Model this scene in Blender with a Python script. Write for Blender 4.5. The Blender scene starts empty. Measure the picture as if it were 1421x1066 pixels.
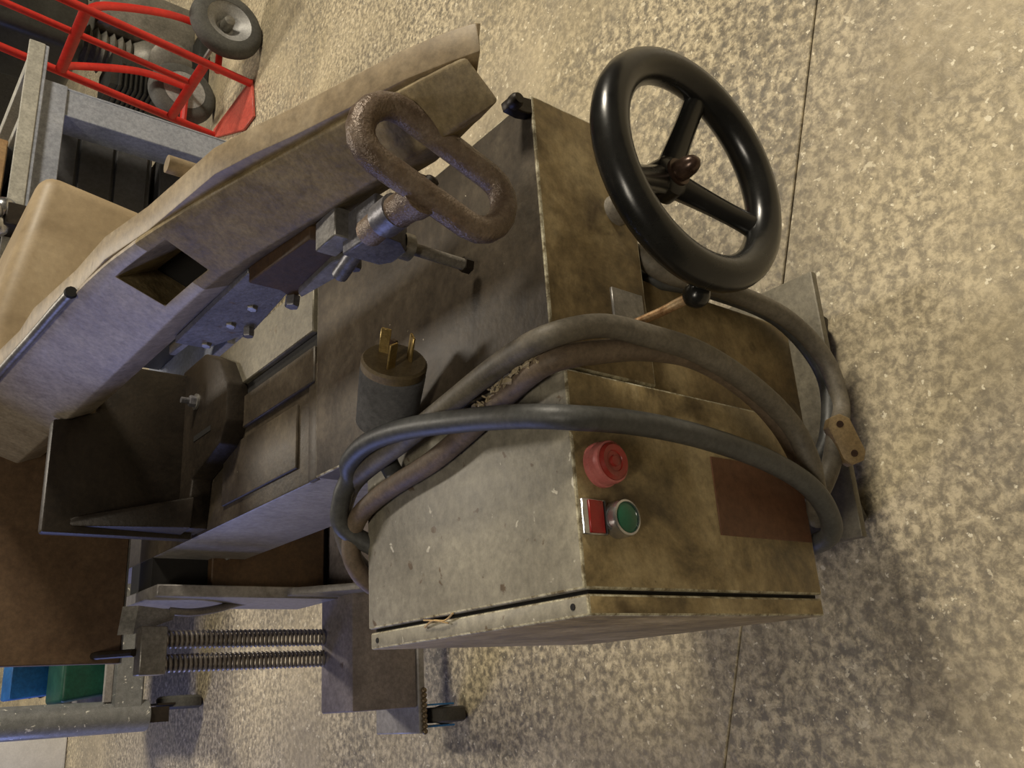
import bpy, bmesh, math, random
from mathutils import Vector, Matrix
random.seed(7)
scene = bpy.context.scene
COL = scene.collection
PI = math.pi

# ------------------------------------------------------------------ camera
cam_d = bpy.data.cameras.new('camera'); cam = bpy.data.objects.new('camera', cam_d); COL.objects.link(cam)
cam_d.sensor_fit = 'HORIZONTAL'; cam_d.sensor_width = 36.0; cam_d.lens = 36.0 * 1230.0 / 1421.0
cam_d.clip_start = 0.02; cam_d.clip_end = 60
_r = Vector((-0.063811, -0.619329, -0.782534)); _d = Vector((-0.941633, 0.297079, -0.158336)); _f = Vector((0.330537, 0.726757, -0.602138))
cam.matrix_world = Matrix(((_r.x, -_d.x, -_f.x, 0.0), (_r.y, -_d.y, -_f.y, 0.0), (_r.z, -_d.z, -_f.z, 1.0), (0, 0, 0, 1)))
scene.camera = cam

# ------------------------------------------------------------------ world, lamps, exposure
w = bpy.data.worlds.new('workshop_ambient'); scene.world = w; w.use_nodes = True
w.node_tree.nodes['Background'].inputs[0].default_value = (0.95, 0.88, 0.80, 1)
w.node_tree.nodes['Background'].inputs[1].default_value = 0.05
def area(name, loc, target, sx, sy, power, col):
    d = bpy.data.lights.new(name, 'AREA'); d.shape = 'RECTANGLE'; d.size = sx; d.size_y = sy; d.energy = power; d.color = col
    o = bpy.data.objects.new(name, d); COL.objects.link(o); o.location = loc
    o.rotation_euler = (Vector(target) - Vector(loc)).to_track_quat('-Z', 'Y').to_euler()
    return o
area('high_bay_lamp', (4.6, -0.4, 3.5), (0.3, 0.7, 0.3), 1.0, 0.8, 360, (1.0, 0.90, 0.73))
area('ceiling_lamp_front', (-1.3, -1.1, 4.2), (-1.0, -0.8, 0), 1.2, 0.5, 88, (1.0, 0.90, 0.74))
area('ceiling_lamp_back', (1.6, 4.6, 4.2), (1.6, 4.2, 0), 0.5, 1.4, 190, (1.0, 0.91, 0.78))
area('blue_lamp_left', (-1.6, 3.1, 0.9), (0.2, 1.35, 0.35), 0.8, 1.4, 34, (0.34, 0.42, 1.0))  # unseen bluish lamp inside the shed at left rear; no doorway stands here
scene.view_settings.view_transform = 'Standard'; scene.view_settings.look = 'None'
scene.view_settings.exposure = -0.55; scene.view_settings.gamma = 1.0; scene.view_settings.use_curve_mapping = False

# ------------------------------------------------------------------ materials
def srgb(r, g, b):
    def f(c):
        c /= 255.0
        return c / 12.92 if c <= 0.04045 else ((c + 0.055) / 1.055) ** 2.4
    return (f(r), f(g), f(b), 1)
MATS = {}
def mat(name, stops, scale=12, rough=0.6, metal=0.0, bump=0.0, bscale=60, spots=None, rvar=0.15, detail=8, coat=0.0, distort=0.4, grain=0.32):
    """stops: [(pos, srgb tuple)] over a soft noise; spots: (srgb, threshold, scale) small marks with a shape of their own"""
    m = bpy.data.materials.new(name); m.use_nodes = True; nt = m.node_tree; N = nt.nodes; L = nt.links
    b = N['Principled BSDF']; b.inputs['Metallic'].default_value = metal
    if coat: b.inputs['Coat Weight'].default_value = coat; b.inputs['Coat Roughness'].default_value = 0.15
    tc = N.new('ShaderNodeTexCoord')
    n = N.new('ShaderNodeTexNoise'); n.inputs['Scale'].default_value = scale; n.inputs['Detail'].default_value = detail
    n.inputs['Roughness'].default_value = 0.68; n.inputs['Distortion'].default_value = distort
    L.new(tc.outputs['Object'], n.inputs['Vector'])
    cr = N.new('ShaderNodeValToRGB'); L.new(n.outputs['Fac'], cr.inputs['Fac'])
    e = cr.color_ramp.elements
    while len(e) < len(stops): e.new(0.5)
    for i, (p, c) in enumerate(stops): e[i].position = p; e[i].color = srgb(*c)
    colour = cr.outputs['Color']
    for sp in (spots or []):
        sc, th, ss = sp[:3]; sf = sp[3] if len(sp) > 3 else 0.09
        n2 = N.new('ShaderNodeTexNoise'); n2.inputs['Scale'].default_value = ss; n2.inputs['Detail'].default_value = 4; n2.inputs['Distortion'].default_value = 0.4
        L.new(tc.outputs['Object'], n2.inputs['Vector'])
        r2 = N.new('ShaderNodeValToRGB'); r2.color_ramp.elements[0].position = th; r2.color_ramp.elements[1].position = min(1.0, th + sf)
        L.new(n2.outputs['Fac'], r2.inputs['Fac'])
        mx = N.new('ShaderNodeMix'); mx.data_type = 'RGBA'; L.new(r2.outputs['Color'], mx.inputs['Factor'])
        L.new(colour, mx.inputs['A']); mx.inputs['B'].default_value = srgb(*sc); colour = mx.outputs['Result']
    ng = N.new('ShaderNodeTexNoise'); ng.inputs['Scale'].default_value = max(90, scale * 9); ng.inputs['Detail'].default_value = 8; ng.inputs['Roughness'].default_value = 0.75
    L.new(tc.outputs['Object'], ng.inputs['Vector'])
    rg = N.new('ShaderNodeValToRGB'); rg.color_ramp.elements[0].position = 0.34; rg.color_ramp.elements[1].position = 0.64
    lo = 1.0 - grain; rg.color_ramp.elements[0].color = (lo, lo, lo, 1); rg.color_ramp.elements[1].color = (1 + grain * 0.5, 1 + grain * 0.5, 1 + grain * 0.48, 1)
    L.new(ng.outputs['Fac'], rg.inputs['Fac'])
    mg = N.new('ShaderNodeMix'); mg.data_type = 'RGBA'; mg.blend_type = 'MULTIPLY'; mg.inputs['Factor'].default_value = 1.0
    L.new(colour, mg.inputs['A']); L.new(rg.outputs['Color'], mg.inputs['B']); colour = mg.outputs['Result']
    L.new(colour, b.inputs['Base Color'])
    mr = N.new('ShaderNodeMapRange'); mr.inputs['To Min'].default_value = max(0.03, rough - rvar); mr.inputs['To Max'].default_value = min(1, rough + rvar)
    L.new(n.outputs['Fac'], mr.inputs['Value']); L.new(mr.outputs['Result'], b.inputs['Roughness'])
    if bump:
        nb = N.new('ShaderNodeTexNoise'); nb.inputs['Scale'].default_value = bscale; nb.inputs['Detail'].default_value = 5
        L.new(tc.outputs['Object'], nb.inputs['Vector'])
        bp = N.new('ShaderNodeBump'); bp.inputs['Strength'].default_value = bump; bp.inputs['Distance'].default_value = 0.004
        L.new(nb.outputs['Fac'], bp.inputs['Height']); L.new(bp.outputs['Normal'], b.inputs['Normal'])
    MATS[name] = m
    return m
mat('bed_iron', [(0.30, (50, 43, 34)), (0.52, (72, 63, 51)), (0.74, (104, 94, 78))], 9, 0.55, 0.15, 0.12, 140, [((64, 52, 40), 0.66, 22), ((190, 180, 160), 0.74, 160, 0.03)])
mat('iron_front', [(0.34, (82, 68, 43)), (0.48, (124, 106, 72)), (0.64, (160, 142, 104))], 10, 0.55, 0.1, 0.15, 90, [((66, 50, 30), 0.64, 18)])
mat('box_grey', [(0.30, (126, 121, 107)), (0.52, (146, 140, 124)), (0.72, (162, 156, 138))], 7, 0.5, 0.05, 0.08, 120, [((108, 92, 72), 0.66, 60, 0.04), ((212, 206, 188), 0.69, 75, 0.03)])
mat('box_tan', [(0.32, (84, 71, 48)), (0.46, (142, 124, 87)), (0.62, (180, 162, 123))], 11, 0.5, 0.0, 0.08, 90, [((70, 55, 34), 0.66, 16), ((52, 42, 28), 0.74, 60)])
mat('worn_edge', [(0.40, (116, 104, 78)), (0.5, (168, 160, 134)), (0.62, (206, 200, 174))], 90, 0.5)
mat('arm_front', [(0.3, (100, 86, 58)), (0.5, (132, 116, 84)), (0.72, (156, 140, 104))], 22, 0.6, 0.0, 0.3, 90, [((78, 64, 42), 0.68, 24)])
mat('arm_rear', [(0.3, (156, 144, 130)), (0.5, (178, 167, 153)), (0.75, (196, 186, 172))], 14, 0.5, 0.1, 0.14, 90, [((140, 126, 108), 0.68, 40)])
mat('cover_tan', [(0.32, (118, 102, 78)), (0.48, (148, 131, 104)), (0.68, (172, 156, 130))], 9, 0.5, 0.0, 0.06, 60, [((92, 74, 50), 0.68, 28)])
mat('guard_tan', [(0.3, (146, 128, 100)), (0.55, (168, 149, 119)), (0.75, (184, 166, 136))], 9, 0.5, 0.0, 0.04, 40, [((140, 116, 84), 0.66, 14)], grain=0.12)
mat('dark_iron', [(0.3, (34, 28, 22)), (0.6, (50, 42, 33)), (0.8, (66, 57, 46))], 14, 0.5, 0.3, 0.15, 120)
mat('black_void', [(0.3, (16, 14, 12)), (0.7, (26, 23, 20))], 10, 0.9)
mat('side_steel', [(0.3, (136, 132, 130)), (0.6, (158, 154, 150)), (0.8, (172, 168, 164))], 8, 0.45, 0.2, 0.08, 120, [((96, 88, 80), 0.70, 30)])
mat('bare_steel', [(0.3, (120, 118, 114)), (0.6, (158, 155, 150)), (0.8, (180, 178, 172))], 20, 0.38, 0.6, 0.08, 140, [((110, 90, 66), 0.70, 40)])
mat('base_steel', [(0.3, (96, 90, 76)), (0.6, (124, 118, 102)), (0.8, (144, 138, 122))], 12, 0.5, 0.2, 0.1, 140, [((96, 80, 56), 0.68, 40)])
mat('handle_cast', [(0.3, (92, 74, 60)), (0.5, (122, 106, 92)), (0.72, (148, 134, 120))], 30, 0.38, 0.25, 0.35, 420, [((146, 98, 56), 0.66, 22)])
mat('blue_iron', [(0.3, (92, 92, 100)), (0.7, (132, 130, 132))], 25, 0.42, 0.4, 0.15, 150, [((110, 84, 56), 0.66, 40)])
mat('rust_brown', [(0.3, (58, 42, 26)), (0.6, (82, 60, 38)), (0.8, (110, 84, 54))], 18, 0.6, 0.1, 0.12, 120)
mat('panel_brown', [(0.35, (82, 62, 44)), (0.65, (108, 86, 64))], 7, 0.55, 0.0, 0.05, 80)
mat('wheel_black', [(0.3, (22, 22, 22)), (0.7, (38, 38, 36))], 20, 0.26, 0.0, 0.03, 90, None, 0.08, grain=0.12)
mat('grey_collar', [(0.3, (122, 116, 106)), (0.7, (150, 144, 134))], 40, 0.55, 0.3, 0.15, 200)
mat('nut_brown', [(0.3, (66, 50, 42)), (0.7, (98, 78, 66))], 40, 0.3, 0.5)
mat('rod_rust', [(0.35, (128, 92, 60)), (0.5, (176, 142, 104)), (0.65, (206, 184, 150))], 60, 0.4, 0.5)
mat('cord_grey', [(0.3, (86, 80, 70)), (0.6, (112, 105, 92)), (0.8, (130, 120, 104))], 22, 0.6, 0.0, 0.1, 160, [((146, 130, 106), 0.70, 40)])
mat('cord_dark', [(0.3, (58, 60, 60)), (0.6, (80, 80, 78)), (0.8, (98, 96, 90))], 18, 0.5, 0.0, 0.08, 160)
mat('cord_brown', [(0.3, (92, 78, 64)), (0.6, (118, 102, 84)), (0.8, (140, 120, 98))], 26, 0.65, 0.0, 0.12, 160)
mat('plug_body', [(0.3, (96, 96, 98)), (0.7, (126, 126, 128))], 20, 0.5, 0.1)
mat('plug_face', [(0.3, (92, 78, 54)), (0.7, (126, 110, 80))], 30, 0.6)
mat('brass', [(0.3, (178, 150, 92)), (0.7, (206, 182, 122))], 40, 0.35, 0.8)
mat('clamp_tan', [(0.3, (120, 100, 68)), (0.7, (154, 132, 94))], 40, 0.6, 0.0, 0.1, 120)
mat('tape', [(0.3, (140, 122, 92)), (0.7, (194, 180, 150))], 90, 0.8, 0.0, 0.2, 200)
mat('red_button', [(0.3, (132, 40, 34)), (0.7, (164, 60, 52))], 40, 0.35, grain=0.12)
mat('pink_collar', [(0.3, (178, 92, 88)), (0.7, (204, 128, 122))], 40, 0.45, grain=0.12)
mat('green_lens', [(0.3, (12, 80, 58)), (0.7, (24, 106, 78))], 30, 0.2, grain=0.12)
mat('red_window', [(0.3, (126, 22, 20)), (0.7, (150, 34, 30))], 30, 0.3, grain=0.12)
mat('chrome', [(0.3, (176, 176, 178)), (0.7, (204, 204, 206))], 20, 0.25, 0.9, grain=0.12)
mat('label_brown', [(0.35, (98, 66, 46)), (0.65, (118, 82, 58))], 6, 0.55)
mat('spring_steel', [(0.3, (112, 104, 96)), (0.7, (150, 142, 134))], 60, 0.4, 0.3)
mat('violet_steel', [(0.3, (112, 104, 104)), (0.5, (134, 126, 126)), (0.75, (158, 148, 144))], 14, 0.5, 0.3, 0.12, 140, [((92, 78, 70), 0.66, 40)])
mat('caster_blue', [(0.3, (40, 110, 178)), (0.7, (64, 140, 204))], 20, 0.4)
mat('rubber', [(0.3, (52, 50, 46)), (0.7, (80, 76, 68))], 30, 0.7, 0.0, 0.05, 120)
mat('weld', [(0.3, (92, 78, 60)), (0.7, (160, 144, 120))], 150, 0.4, 0.6, 0.3, 300)
mat('red_paint', [(0.3, (178, 34, 28)), (0.6, (208, 48, 38)), (0.8, (216, 70, 56))], 10, 0.4, 0.0, 0.0, 60, [((120, 60, 44), 0.74, 60)], grain=0.12)
mat('red_toe', [(0.3, (170, 64, 52)), (0.6, (196, 88, 72)), (0.8, (206, 120, 98))], 12, 0.5)
mat('tyre', [(0.3, (62, 62, 60)), (0.7, (92, 91, 86))], 20, 0.75, 0.0, 0.05, 120)
mat('wheel_grey', [(0.3, (136, 136, 136)), (0.7, (172, 171, 168))], 20, 0.5, 0.2)
mat('bench_grey', [(0.3, (140, 146, 160)), (0.6, (162, 167, 180)), (0.8, (178, 182, 192))], 8, 0.45, 0.1, 0.05, 80, [((112, 112, 116), 0.72, 30)])
mat('bench_lit_edge', [(0.3, (158, 156, 148)), (0.7, (190, 188, 178))], 20, 0.5)  # paler bench tone, with the light on the top rails painted in
mat('drawer_dark', [(0.3, (50, 50, 52)), (0.7, (70, 70, 72))], 10, 0.5)
mat('dark_red', [(0.3, (96, 24, 28)), (0.7, (122, 36, 38))], 10, 0.5)
mat('wood', [(0.3, (150, 116, 76)), (0.7, (180, 146, 102))], 16, 0.6)
mat('engine_dark', [(0.3, (34, 35, 34)), (0.7, (54, 55, 52))], 12, 0.4, 0.2)
mat('engine_grey', [(0.3, (96, 94, 88)), (0.7, (140, 136, 126))], 16, 0.5, 0.3)
mat('hammertone', [(0.35, (122, 124, 124)), (0.65, (144, 146, 146))], 60, 0.35, 0.2, 0.15, 200, [((232, 230, 222), 0.66, 70, 0.03)])
mat('green_plastic', [(0.3, (18, 62, 48)), (0.7, (28, 84, 64))], 10, 0.4)
mat('blue_plastic', [(0.3, (26, 96, 158)), (0.7, (44, 122, 186))], 10, 0.4)
mat('foam_white', [(0.3, (214, 212, 206)), (0.7, (230, 228, 222))], 20, 0.8, grain=0.12)
mat('shed_wall', [(0.3, (84, 80, 72)), (0.7, (98, 93, 84))], 2, 0.8)
mat('straw', [(0.3, (176, 146, 96)), (0.7, (206, 176, 126))], 60, 0.8)

def concrete():
    m = bpy.data.materials.new('concrete'); m.use_nodes = True; nt = m.node_tree; N = nt.nodes; L = nt.links; b = N['Principled BSDF']
    g = N.new('ShaderNodeNewGeometry'); P = g.outputs['Position']
    def noise(s, det=6, dist=0.0, ro=0.6):
        n = N.new('ShaderNodeTexNoise'); n.inputs['Scale'].default_value = s; n.inputs['Detail'].default_value = det
        n.inputs['Distortion'].default_value = dist; n.inputs['Roughness'].default_value = ro; L.new(P, n.inputs['Vector']); return n.outputs['Fac']
    def ramp(src, stops):
        r = N.new('ShaderNodeValToRGB'); L.new(src, r.inputs['Fac']); e = r.color_ramp.elements
        while len(e) < len(stops): e.new(0.5)
        for i, (p, c) in enumerate(stops): e[i].position = p; e[i].color = c if len(c) == 4 else srgb(*c)
        return r.outputs['Color']
    def mix(f, a, bb):
        x = N.new('ShaderNodeMix'); x.data_type = 'RGBA'
        if isinstance(f, float): x.inputs['Factor'].default_value = f
        else: L.new(f, x.inputs['Factor'])
        for s, v in (('A', a), ('B', bb)):
            if isinstance(v, tuple): x.inputs[s].default_value = srgb(*v)
            else: L.new(v, x.inputs[s])
        return x.outputs['Result']
    def math_(op, a, bv):
        x = N.new('ShaderNodeMath'); x.operation = op; L.new(a, x.inputs[0])
        if isinstance(bv, float): x.inputs[1].default_value = bv
        else: L.new(bv, x.inputs[1])
        x.use_clamp = True
        return x.outputs[0]
    W = (1, 1, 1, 1); K = (0, 0, 0, 1)
    base = ramp(noise(2.1, 9, 0.2, 0.68), [(0.34, (142, 132, 112)), (0.48, (180, 167, 139)), (0.64, (204, 189, 154))])
    mottle = ramp(noise(70, 6, 0.25, 0.72), [(0.41, (118, 111, 97)), (0.50, (172, 160, 134)), (0.60, (218, 204, 171))])
    wear = ramp(noise(1.1, 3, 0.3), [(0.38, (0.25, 0.25, 0.25, 1)), (0.56, (0.95, 0.95, 0.95, 1))])
    c = mix(wear, base, mottle)
    dark = ramp(noise(50, 6, 0.2, 0.68), [(0.44, W), (0.54, K)])
    dm = math_('MULTIPLY', dark, ramp(noise(2.6, 2, 0.2), [(0.46, K), (0.60, (0.55, 0.55, 0.55, 1))]))
    c = mix(dm, c, (112, 107, 97))
    chips = ramp(noise(85, 3, 0.1, 0.55), [(0.655, K), (0.69, W)])
    c = mix(chips, c, (236, 226, 198))
    flakes = math_('MULTIPLY', ramp(noise(40, 4, 0.2, 0.6), [(0.635, K), (0.66, W)]), ramp(noise(3.1, 3, 0.1), [(0.45, K), (0.55, (0.8, 0.8, 0.8, 1))]))
    c = mix(flakes, c, (226, 215, 186))
    L.new(c, b.inputs['Base Color'])
    rg = ramp(noise(6, 5, 0.4), [(0.35, (0.34, 0.34, 0.34, 1)), (0.65, (0.62, 0.62, 0.62, 1))]); L.new(rg, b.inputs['Roughness'])
    bp = N.new('ShaderNodeBump'); bp.inputs['Strength'].default_value = 0.35; bp.inputs['Distance'].default_value = 0.004
    L.new(noise(55, 6, 0.8, 0.65), bp.inputs['Height']); L.new(bp.outputs['Normal'], b.inputs['Normal'])
    MATS['concrete'] = m
concrete()

# ------------------------------------------------------------------ mesh helpers
class MB:
    def __init__(s): s.bm = bmesh.new()
    def face(s, vs, mi=0):
        try: f = s.bm.faces.new(vs); f.material_index = mi; return f
        except ValueError: return None
    def box(s, x0, x1, y0, y1, z0, z1, mi=0):
        v = [s.bm.verts.new(p) for p in ((x0,y0,z0),(x1,y0,z0),(x1,y1,z0),(x0,y1,z0),(x0,y0,z1),(x1,y0,z1),(x1,y1,z1),(x0,y1,z1))]
        for q in ((0,3,2,1),(4,5,6,7),(0,1,5,4),(1,2,6,5),(2,3,7,6),(3,0,4,7)): s.face([v[i] for i in q], mi)
        return s
    def prism(s, pts, axis, a, b, mi=0):
        """pts 2-D polygon in the two other axes (cyclic order), extruded along axis from a to b"""
        def P(p, t): return {'x': (t, p[0], p[1]), 'y': (p[0], t, p[1]), 'z': (p[0], p[1], t)}[axis]
        A = [s.bm.verts.new(P(p, a)) for p in pts]; B = [s.bm.verts.new(P(p, b)) for p in pts]; n = len(pts)
        s.face(A, mi); s.face(B[::-1], mi)
        for i in range(n): s.face([A[i], B[i], B[(i+1) % n], A[(i+1) % n]], mi)
        return s
    def hull(s, pts):
        v = [s.bm.verts.new(p) for p in pts]; r = bmesh.ops.convex_hull(s.bm, input=v)
        bmesh.ops.delete(s.bm, geom=[g for g in r['geom_interior'] if isinstance(g, bmesh.types.BMVert)], context='VERTS')
        return s
    def tube(s, pts, r, seg=10, closed=False, caps=True, flat=1.0, mi=0, flat_axis=None):
        P = [Vector(p) for p in pts]; n = len(P); rs = r if isinstance(r, (list, tuple)) else [r] * n
        T = []
        for i in range(n):
            a = P[(i-1) % n] if (closed or i > 0) else P[i]; b = P[(i+1) % n] if (closed or i < n-1) else P[i]
            T.append((b - a).normalized())
        up = Vector(flat_axis) if flat_axis else (Vector((0,0,1)) if abs(T[0].z) < 0.9 else Vector((1,0,0)))
        nv = (up - T[0] * up.dot(T[0])).normalized(); rings = []
        for i in range(n):
            if flat_axis: nv = Vector(flat_axis)
            nv = (nv - T[i] * nv.dot(T[i])).normalized(); bv = T[i].cross(nv)
            rings.append([s.bm.verts.new(P[i] + nv * (rs[i] * flat * math.cos(2*PI*k/seg)) + bv * (rs[i] * math.sin(2*PI*k/seg))) for k in range(seg)])
        for i in range(n if closed else n - 1):
            A, B = rings[i], rings[(i+1) % n]
            for k in range(seg): s.face([A[k], A[(k+1) % seg], B[(k+1) % seg], B[k]], mi)
        if not closed and caps: s.face(rings[0][::-1], mi); s.face(rings[-1], mi)
        return s
    def lathe(s, prof, origin, axis, seg=24, mi=0, ring=False):
        """prof: [(distance along axis, radius)]"""
        ax = Vector(axis).normalized(); u = ax.orthogonal().normalized(); v = ax.cross(u); O = Vector(origin); rings = []
        for d, r in prof:
            if r < 1e-6: rings.append([s.bm.verts.new(O + ax * d)])
            else: rings.append([s.bm.verts.new(O + ax*d + (u*math.cos(2*PI*k/seg) + v*math.sin(2*PI*k/seg))*r) for k in range(seg)])
        m = len(rings)
        for i in range(m if ring else m - 1):
            A, B = rings[i], rings[(i+1) % m]
            for k in range(seg):
                if len(A) == 1 and len(B) == 1: continue
                if len(A) == 1: s.face([A[0], B[(k+1) % seg], B[k]], mi)
                elif len(B) == 1: s.face([A[k], A[(k+1) % seg], B[0]], mi)
                else: s.face([A[k], A[(k+1) % seg], B[(k+1) % seg], B[k]], mi)
        if not ring:
            if len(rings[0]) > 1: s.face(rings[0][::-1], mi)
            if len(rings[-1]) > 1: s.face(rings[-1], mi)
        return s
    def xf(s, M):
        bmesh.ops.transform(s.bm, matrix=M, verts=s.bm.verts); return s
    def bevel(s, w, seg=2, mi=-1, ang=30):
        bmesh.ops.recalc_face_normals(s.bm, faces=s.bm.faces)
        ed = [e for e in s.bm.edges if len(e.link_faces) == 2 and e.calc_face_angle(0) > math.radians(ang)]
        bmesh.ops.bevel(s.bm, geom=ed, offset=w, segments=seg, affect='EDGES', profile=0.5, clamp_overlap=True, material=mi)
        return s
WLOC = {}
def build(mb, name, mats, parent=None, smooth=True, ang=38, label=None, cat=None, group=None, kind=None):
    bm = mb.bm; bmesh.ops.recalc_face_normals(bm, faces=bm.faces)
    xs = [v.co.x for v in bm.verts]; ys = [v.co.y for v in bm.verts]; zs = [v.co.z for v in bm.verts]
    O = Vector(((min(xs)+max(xs))/2, (min(ys)+max(ys))/2, min(zs)))
    for v in bm.verts: v.co -= O
    for f in bm.faces: f.smooth = smooth
    for e in bm.edges:
        if len(e.link_faces) == 2: e.smooth = e.calc_face_angle(0) < math.radians(ang)
    me = bpy.data.meshes.new(name); bm.to_mesh(me); bm.free()
    for m in (mats if isinstance(mats, (list, tuple)) else [mats]): me.materials.append(MATS[m])
    o = bpy.data.objects.new(name, me); COL.objects.link(o)
    if parent: o.parent = parent; o.location = O - WLOC[parent.name]
    else: o.location = O
    WLOC[o.name] = O
    tag(o, label, cat, group, kind); return o
def tag(o, label=None, cat=None, group=None, kind=None):
    for k, v in (('label', label), ('category', cat), ('group', group), ('kind', kind)):
        if v: o[k] = v
    return o
def thing(name, loc, label, cat, group=None):
    o = bpy.data.objects.new(name, None); COL.objects.link(o); o.location = loc; o.empty_display_size = 0.05
    WLOC[o.name] = Vector(loc); return tag(o, label, cat, group)
def smoothpath(pts, per=8):
    P = [Vector(p) for p in pts]; out = []; n = len(P)
    for i in range(n - 1):
        p0 = P[max(i-1, 0)]; p1 = P[i]; p2 = P[i+1]; p3 = P[min(i+2, n-1)]
        for k in range(per):
            t = k / per
            out.append(0.5 * ((2*p1) + (p2-p0)*t + (2*p0-5*p1+4*p2-p3)*t*t + (3*p1-p0-3*p2+p3)*t**3))
    out.append(P[-1]); return out
def interp(tab, y):
    n = len(tab); k = 0
    while k < n - 2 and y > tab[k+1][0]: k += 1
    def slope(i):
        a, b = tab[max(i-1, 0)], tab[min(i+1, n-1)]; return (b[1]-a[1]) / (b[0]-a[0])
    (x0, y0), (x1, y1) = tab[k], tab[k+1]; h = x1 - x0; t = min(1, max(0, (y - x0) / h)); m0, m1 = slope(k)*h, slope(k+1)*h
    return (2*t**3-3*t*t+1)*y0 + (t**3-2*t*t+t)*m0 + (-2*t**3+3*t*t)*y1 + (t**3-t*t)*m1
def bolt(parent, p, axis, r=0.006, h=0.005, m='bare_steel', name='bolt', seg=6):
    return build(MB().lathe([(0, r), (h*0.85, r), (h, r*0.85)], p, axis, seg), name, m, parent)

# ------------------------------------------------------------------ floor
sub = build(MB().box(-5.6, 6.6, -3.6, 8.6, -0.10, -0.02), 'floor', 'black_void', smooth=False, kind='structure',
            label='worn sealed concrete workshop floor with a thin cut joint', cat='floor')
jd = Vector((-0.946, 0.325, 0)).normalized(); jn = Vector((-jd.y, jd.x, 0))    # joint direction; jn points away from the camera's side or towards it
if jn.y < 0: jn = -jn
j0 = Vector((0.893, 0.480, 0))
def slab(t0, t1, s0, s1):
    mb = MB(); c = []
    q = [(t0,s0),(t1,s0),(t1,s1),(t0,s1)]
    lo = [mb.bm.verts.new(j0 + jd*a + jn*b + Vector((0,0,-0.022))) for a, b in q]; hi = [mb.bm.verts.new(j0 + jd*a + jn*b) for a, b in q]
    mb.face(lo[::-1]); mb.face(hi)
    for i in range(4): mb.face([lo[i], lo[(i+1)%4], hi[(i+1)%4], hi[i]])
    mb.bevel(0.0012, 1)
    return build(mb, 'concrete_slab', 'concrete', sub, smooth=False)
slab(-4.4, 5.2, 0.0012, 6.6)
slab(-4.4, 5.2, -2.2, -0.0012)

# ------------------------------------------------------------------ the shed around it (out of frame)
for nm, b in (('wall_left', (-5.6, -5.5, -3.6, 8.6, -0.02, 4.7)), ('wall_right', (6.5, 6.6, -3.6, 8.6, -0.02, 4.7)), ('wall_front', (-5.5, 6.5, -3.6, -3.5, -0.02, 4.7)), ('wall_back', (-5.5, 6.5, 8.5, 8.6, -0.02, 4.7)), ('ceiling', (-5.6, 6.6, -3.6, 8.6, 4.7, 4.8))):
    build(MB().box(*b), nm, 'shed_wall', smooth=False, kind='structure', label={'ceiling': 'plain pale workshop ceiling'}.get(nm, 'plain pale painted workshop wall'), cat=nm.split('_')[0])

# ------------------------------------------------------------------ the saw
saw = thing('band_saw', (0.33, 0.95, 0.0), 'old grimy horizontal metal band saw on a low caster base', 'band saw')
# base
build(MB().prism([(0.137,0.511),(0.458,0.511),(0.458,0.80),(0.137,0.80)], 'z', 0.088, 0.099).bevel(0.003, 2), 'base_plate', 'base_steel', saw)
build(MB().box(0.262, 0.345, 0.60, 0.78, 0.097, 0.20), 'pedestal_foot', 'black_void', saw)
build(MB().box(0.238, 0.362, 0.502, 0.76, 0.186, 0.44).bevel(0.004, 2), 'pedestal', 'iron_front', saw)
# bed
bed = build(MB().box(0.247, 0.505, 0.489, 0.905, 0.43, 0.55).bevel(0.0022, 2, 1), 'bed_housing', ['bed_iron', 'worn_edge'], saw)
def face_mats(o, fn):
    for p in o.data.polygons:
        if p.material_index == 0: p.material_index = fn(p.normal)
bed.data.materials.append(MATS['iron_front']); face_mats(bed, lambda n: 2 if n.y < -0.7 else 0)
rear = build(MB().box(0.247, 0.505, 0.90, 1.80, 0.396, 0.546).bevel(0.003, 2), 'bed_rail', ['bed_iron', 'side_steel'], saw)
face_mats(rear, lambda n: 1 if n.x < -0.7 else 0)  # left face made paler, putting the side light into its colour
build(MB().box(0.2465, 0.39, 0.905, 0.928, 0.54, 0.549).bevel(0.003, 2), 'bed_rib', 'bed_iron', saw)
build(MB().box(0.271, 0.352, 0.957, 1.19, 0.545, 0.5505).bevel(0.002, 2), 'bed_pad', 'bed_iron', saw)
build(MB().box(0.366, 0.412, 0.909, 1.24, 0.54, 0.5515).bevel(0.0015, 1), 'slot_plate', 'bed_iron', saw)
build(MB().box(0.430, 0.503, 0.909, 1.30, 0.54, 0.5535).bevel(0.0015, 1), 'slot_plate', 'base_steel', saw)
build(MB().box(0.411, 0.431, 0.909, 1.24, 0.54, 0.5465), 'slot', 'black_void', saw)
for (y, x) in ((0.505, 0.505), (0.54, 0.506), (0.585, 0.505)):
    build(MB().lathe([(0, 0.010), (0.004, 0.009), (0.007, 0.004)], (x-0.001, y, 0.535), (1, 0, 0.1), 9), 'casting_lump', 'dark_iron', saw)
# nameplate on the housing front
npl = build(MB().box(0.300, 0.333, 0.4865, 0.4895, 0.437, 0.476).bevel(0.0006, 1), 'nameplate', 'bare_steel', saw)
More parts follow.
